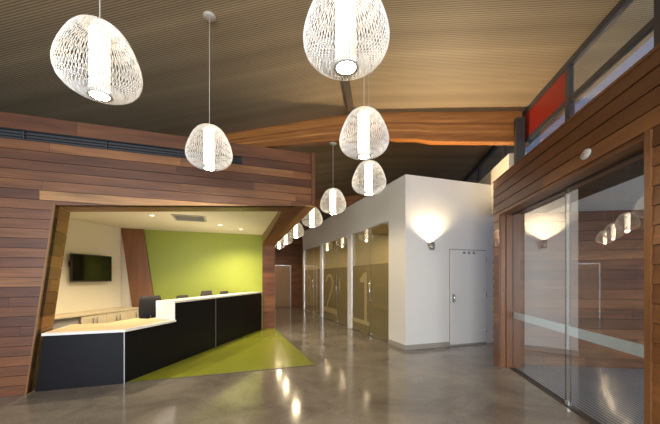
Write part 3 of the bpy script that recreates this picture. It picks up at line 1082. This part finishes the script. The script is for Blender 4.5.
# ------------------------------------------------------------------ reception ceiling fittings
g = empty('ceiling_grille', (-0.65, 7.2, ZR), 'square grey air grille in the cream reception ceiling', 'air vent')
MB().box((-0.32, -0.32, -0.018), (-0.28, 0.32, 0)).box((0.28, -0.32, -0.018), (0.32, 0.32, 0)).box((-0.28, -0.32, -0.018), (0.28, -0.28, 0)).box((-0.28, 0.28, -0.018), (0.28, 0.32, 0)).build('frame', M['grille'], g)
m_ = MB()
for k in range(9):
    y = -0.25 + k * 0.0625
    m_.obox(Vector((0, y, -0.008)), X, Vector((0, 0.8, 0.6)), Vector((0, -0.6, 0.8)), (-0.28, -0.018, 0), (0.28, 0.018, 0.002))
m_.build('slat', M['grille'], g)
MB().box((-0.28, -0.28, -0.002), (0.28, 0.28, -0.0005)).build('backing', M['ring'], g)
dls = [(-1.35, 7.15, 'recessed downlight over the low desk wing'), (-0.05, 7.9, 'recessed downlight over the high counter desk beside the grille'),
       (0.45, 8.45, 'recessed downlight washing the lime wall by the timber column'), (-2.0, 6.3, 'unseen recessed downlight added near the leaning jamb of the opening')]  # the jamb one is hidden by the bulkhead, added to brighten the desk
for x, y, lab in dls:
    d_ = empty('downlight', (x, y, ZR), 'small round ' + lab, 'downlight', 0, 'downlights in the reception ceiling')
    MB().lathe([(0.058, 0.0), (0.058, -0.006), (0.044, -0.006), (0.044, 0.0)], 24, close=False).build('ring', M['white_top'], d_)
    MB().lathe([(0.0, -0.003), (0.044, -0.003)], 24, close=False).build('lens', M['dl'], d_)
    light('downlight_beam', 'SPOT', (x, y, ZR - 0.02), 185, (1.0, 0.84, 0.58), (0, 0, 0), spot_size=math.radians(140), spot_blend=0.8, shadow_soft_size=0.05)

# long slot vent in the timber front
v = empty('slot_air_vent', (-3.8, YF, 3.335), 'long narrow charcoal slot vent near the top of the timber reception front', 'air vent')
x0, x1 = -7.88 + 3.8, 0.285 + 3.8
MB().box((x0, 0.045, -0.062), (x1, 0.06, 0.062)).build('backing', M['vent'], v)
MB().box((x0, 0.0, -0.062), (x1, 0.045, -0.056)).box((x0, 0.0, 0.056), (x1, 0.045, 0.062)).box((x1 - 0.006, 0, -0.056), (x1, 0.045, 0.056)).build('frame', M['vent'], v)
for dz in (-0.02, 0.018):
    MB().box((x0, 0.012, dz - 0.004), (x1 - 0.006, 0.04, dz + 0.004)).build('blade', M['vent'], v)
for k in range(9):
    xx = x1 - 0.9 * (k + 1)
    MB().box((xx - 0.004, 0.010, -0.056), (xx + 0.004, 0.045, 0.056)).build('divider', M['steel'], v)

# ------------------------------------------------------------------ glazed office fronts
def stroke(m_, pts, w, z0, z1, O, U, V, Nn):
    for (a, b) in zip(pts[:-1], pts[1:]):
        d = Vector((b[0] - a[0], b[1] - a[1]))
        n = Vector((-d.y, d.x)).normalized() * (w / 2)
        poly = [(a[0] - n.x, a[1] - n.y), (b[0] - n.x, b[1] - n.y), (b[0] + n.x, b[1] + n.y), (a[0] + n.x, a[1] + n.y)]
        m_.prism(O, U, V, Nn, poly, z0, z1)


def band(m_, pts, ws, O, U, V, Nn, z0, z1):
    """one ribbon with a width per point, as a closed strip"""
    L_, R_ = [], []
    for i, p in enumerate(pts):
        a, b = pts[max(0, i - 1)], pts[min(len(pts) - 1, i + 1)]
        d = Vector((b[0] - a[0], b[1] - a[1])).normalized()
        n = Vector((-d.y, d.x)) * ws[i] / 2
        L_.append((p[0] + n.x, p[1] + n.y))
        R_.append((p[0] - n.x, p[1] - n.y))
    for i in range(len(pts) - 1):
        m_.prism(O, U, V, Nn, [L_[i], R_[i], R_[i + 1], L_[i + 1]], z0, z1)


def arc(cx, cy, rx, ry, a0, a1, n=16):
    return [(cx + rx * math.cos(math.radians(a0 + (a1 - a0) * i / n)), cy + ry * math.sin(math.radians(a0 + (a1 - a0) * i / n))) for i in range(n + 1)]


for k, (y0, y1) in enumerate(bays):
    f = empty('glass_office_front', (BX, y1, 0), ['glass office front with a large pale figure 1, next to the white corner',
                                                 'glass office front with a large pale figure 2, between two white piers',
                                                 'glass office front with a large pale figure 3, at the corridor end'][k], 'glass front', 0, 'glass office fronts along the corridor')
    w = y1 - y0
    dw = 1.02
    # local: along -y from the far jamb (0) to the near jamb (w); pane plane at x = 0.04
    O_ = Vector((0.035, 0, 0))
    U_, V_, N_ = -Y, Z, -X
    fx = MB().prism(O_, U_, V_, N_, [(0.012, 0.03), (w - dw - 0.006, 0.03), (w - dw - 0.006, 2.79), (0.012, 2.79)], -0.006, 0.006)
    recalc(fx.build('fixed_pane', M['officeglass'], f))
    d_ = recalc(MB().prism(O_, U_, V_, N_, [(w - dw + 0.006, 0.03), (w - 0.014, 0.03), (w - 0.014, 2.79), (w - dw + 0.006, 2.79)], -0.006, 0.006).build('glass_door', M['officeglass'], f))
    recalc(MB().prism(O_, U_, V_, N_, [(0.012, 0.03), (w - dw - 0.006, 0.03), (w - dw - 0.006, 1.85), (0.012, 1.85)], -0.009, -0.0075).build('frosted_film', M['film'], f))
    recalc(MB().prism(O_, U_, V_, N_, [(w - dw + 0.006, 0.03), (w - 0.014, 0.03), (w - 0.014, 1.85), (w - dw + 0.006, 1.85)], -0.009, -0.0075).build('frosted_film', M['film'], d_))
    recalc(MB().prism(O_, U_, V_, N_, [(w - dw - 0.004, 0.08), (w - dw + 0.005, 0.08), (w - dw + 0.005, 2.785), (w - dw - 0.004, 2.785)], -0.007, 0.007).build('edge_strip', M['alu'], f))
    # pull handle
    hy = w - dw + 0.10
    m_ = MB()
    for sx in (-0.06, 0.06):
        m_.tube([(0.035 + sx, -hy, 0.86), (0.035 + sx, -hy, 1.47)], 0.016, 10)
    for zz in (0.92, 1.41):
        m_.tube([(0.035 - 0.06, -hy, zz), (0.035 + 0.06, -hy, zz)], 0.008, 8)
    m_.build('pull_handle', M['chrome'], d_)
    recalc(MB().prism(O_, U_, V_, N_, [(w - 0.17, 0.03), (w - 0.012, 0.03), (w - 0.012, 0.085), (w - 0.17, 0.085)], -0.016, 0.016).build('pivot_fitting', M['chrome'], d_))
    recalc(MB().prism(O_, U_, V_, N_, [(w - 0.17, 2.735), (w - 0.012, 2.735), (w - 0.012, 2.79), (w - 0.17, 2.79)], -0.016, 0.016).build('pivot_fitting', M['chrome'], d_))
    recalc(MB().prism(O_, U_, V_, N_, [(w - dw - 0.05, 0.03), (w - dw + 0.05, 0.03), (w - dw + 0.05, 0.075), (w - dw - 0.05, 0.075)], -0.016, 0.016).build('floor_patch', M['chrome'], f))
    fr = MB()
    fr.prism(O_, U_, V_, N_, [(0.0, 0), (w, 0), (w, 0.025), (0, 0.025)], -0.02, 0.02)
    fr.prism(O_, U_, V_, N_, [(0.0, 2.79), (w, 2.79), (w, 2.808), (0, 2.808)], -0.02, 0.02)
    fr.prism(O_, U_, V_, N_, [(0.0, 0.025), (0.012, 0.025), (0.012, 2.79), (0, 2.79)], -0.02, 0.02)
    fr.prism(O_, U_, V_, N_, [(w - 0.012, 0.025), (w, 0.025), (w, 2.79), (w - 0.012, 2.79)], -0.02, 0.02)
    recalc(fr.build('frame', M['alu'], f))
    # the numeral, 1.35 m tall, on the fixed pane
    m_ = MB()
    zb, a0, a1 = 0.30, 0.03, w - dw - 0.03
    mid = (a0 + a1) / 2
    g0, g1 = 0.0065, 0.0085
    if k == 0:
        s_ = a0 + (a1 - a0) * 0.80
        m_.prism(O_, U_, V_, N_, [(a0, zb - 0.06), (a1, zb - 0.06), (a1, zb + 0.05), (a0, zb + 0.05)], g0, g1)
        m_.prism(O_, U_, V_, N_, [(s_ - 0.075, zb + 0.05), (s_ + 0.075, zb + 0.05), (s_ + 0.075, 1.65), (s_ - 0.075, 1.65)], g0, g1)
        m_.prism(O_, U_, V_, N_, [(s_ - 0.36, 1.38), (s_ - 0.075, 1.38), (s_ - 0.075, 1.65), (s_ - 0.36, 1.47)], g0, g1)
    elif k == 1:
        m_.prism(O_, U_, V_, N_, [(a0 + 0.05, zb - 0.04), (a1, zb - 0.04), (a1, zb + 0.14), (a0 + 0.05, zb + 0.14)], g0, g1)
        top = arc(mid, 1.32, 0.36, 0.28, 170, -25)
        pts = top + [(mid + 0.22, 1.02), (mid + 0.02, 0.78), (mid - 0.2, 0.56), (mid - 0.22, zb + 0.14)]
        band(m_, pts, [0.12] * len(pts), O_, U_, V_, N_, g0, g1)
    else:
        p1 = arc(mid - 0.02, 1.30, 0.33, 0.28, 160, -80)
        p2 = arc(mid - 0.02, 0.66, 0.36, 0.35, 80, -160)
        pts = p1 + p2
        band(m_, pts, [0.12] * len(pts), O_, U_, V_, N_, g0, g1)
    recalc(m_.build('numeral', M['numeral'], f))

# ------------------------------------------------------------------ pendants
PROF = [(0.028, 0.0), (0.068, -0.006), (0.112, -0.026), (0.153, -0.062), (0.190, -0.118), (0.222, -0.188), (0.250, -0.266), (0.268, -0.335), (0.276, -0.390),
        (0.272, -0.442), (0.255, -0.492), (0.223, -0.535), (0.178, -0.567), (0.128, -0.587), (0.085, -0.597)]


def prof_at(t):
    x = t * (len(PROF) - 1)
    i = min(int(x), len(PROF) - 2)
    f = x - i
    return PROF[i][0] + (PROF[i + 1][0] - PROF[i][0]) * f, PROF[i][1] + (PROF[i + 1][1] - PROF[i][1]) * f


HS = 0.88


def wire_mesh():
    m_ = MB()
    n, seg = 64, 28
    for fam in (-1, 1):
        for k in range(n):
            a0 = 2 * math.pi * (k + (0.25 if fam > 0 else 0)) / n
            pts = []
            for j in range(seg + 1):
                t = j / seg
                r, h = prof_at(t)
                a = a0 + fam * 0.5 * t
                rr = r - 0.002 * (fam > 0)
                pts.append((rr * math.cos(a), rr * math.sin(a), h * HS))
            m_.tube(pts, 0.0022, 3, caps=False)
    return m_.mesh('lattice_shade', M['wire'])


def diffuser_mesh():
    m_ = MB()
    seg = 36
    vs, fs = [], []
    hs = [-0.03, -0.05, -0.485]
    for j, h in enumerate(hs):
        for i in range(seg):
            a = 2 * math.pi * i / seg
            r = (0.066 if i % 2 else 0.060) * (0.6 if j == 0 else 1)
            vs.append((r * math.cos(a), r * math.sin(a), h))
    for j in range(2):
        for i in range(seg):
            i2 = (i + 1) % seg
            fs.append([j * seg + i, (j + 1) * seg + i, (j + 1) * seg + i2, j * seg + i2])
    fs.append(list(range(seg)))
    for j, f in enumerate(fs):
        m_.idx([vs[k] for k in f], [list(range(len(f)))], float(j % 2))
    return m_.mesh('diffuser', M['lamp'])


WM, DM = wire_mesh(), diffuser_mesh()
RM = MB().lathe([(0.063, -0.518), (0.082, -0.526), (0.082, -0.531), (0.063, -0.531)], 36, close=False).mesh('lamp_ring', M['ring'])
LM = MB().lathe([(0.0, -0.533), (0.060, -0.533), (0.060, -0.525), (0.0, -0.525)], 32, close=False).mesh('lamp_lens', M['disc'])
CAPM = MB().lathe([(0.0, 0.012), (0.030, 0.012), (0.032, -0.004), (0.0, -0.004)], 24, close=False).mesh('top_cap', M['wire'])
CORDM = MB().tube([(0, 0, 0), (0, 0, -1)], 0.0045, 8).mesh('cord', M['cord'])
CANM = MB().lathe([(0.0, -0.0), (0.075, -0.0), (0.075, -0.02), (0.06, -0.03), (0.0, -0.03)], 28, close=False).mesh('canopy', M['cord'])
PT = 3.39
PEND = [
    (-0.866, 2.762, 3.39, 'large white wire-lattice pendant hanging alone over the timber reception front, its outline stretched egg-like'),
    (-0.154, 4.157, 3.39, 'white wire-lattice pendant on a long cord in front of the slot vent'),
    (0.756, 1.876, 3.39, 'big white wire-lattice pendant cut by the picture top, hanging before the ridge'),
    (1.500, 3.185, 3.39, 'white wire-lattice pendant hanging in front of the orange timber beam'),
    (2.240, 4.570, 3.39, 'white wire-lattice pendant just below the one before the beam, over the white box edge'),
    (2.210, 6.220, 3.39, 'white wire-lattice pendant beside the bulkhead corner with its long cord showing below the beam'),
    (2.250, 7.990, 3.39, 'white wire-lattice pendant partly covered by the bulkhead corner, largest of the receding corridor string'),
    (2.330, 10.28, 3.39, 'white wire-lattice pendant second in the covered corridor string behind the bulkhead edge'),
    (2.410, 12.47, 3.39, 'small white wire-lattice pendant third in the covered corridor string'),
    (2.470, 14.35, 3.39, 'smallest white wire-lattice pendant at the far end of the corridor string'),
]
for i, (x, y, PT, lab) in enumerate(PEND):
    u, n = to_un(x, y)
    zc = ceil_z(n) - (beam_depth(n) + 0.002 if -0.66 < u < -0.47 else 0)
    p = empty('pendant_light', (x, y, PT), lab, 'pendant light', 0.37 * i, 'wire-lattice pendants')
    light('pendant_lamp', 'SPOT', (x, y, PT - 0.545), 36, (1.0, 0.76, 0.44), (0, 0, 0), spot_size=math.radians(172), spot_blend=0.35, shadow_soft_size=0.05)
    for nm, me in (('lattice_shade', WM), ('diffuser', DM), ('lamp_ring', RM), ('lamp_lens', LM), ('top_cap', CAPM), ('cord', CORDM), ('canopy', CANM)):
        o = bpy.data.objects.new(nm, me)
        COL.objects.link(o)
        o.parent = p
        if nm == 'cord':
            o.location = (0, 0, zc - PT)
            o.scale = (1, 1, zc - PT - 0.01)
        if nm == 'canopy':
            o.location = (0, 0, zc - PT)
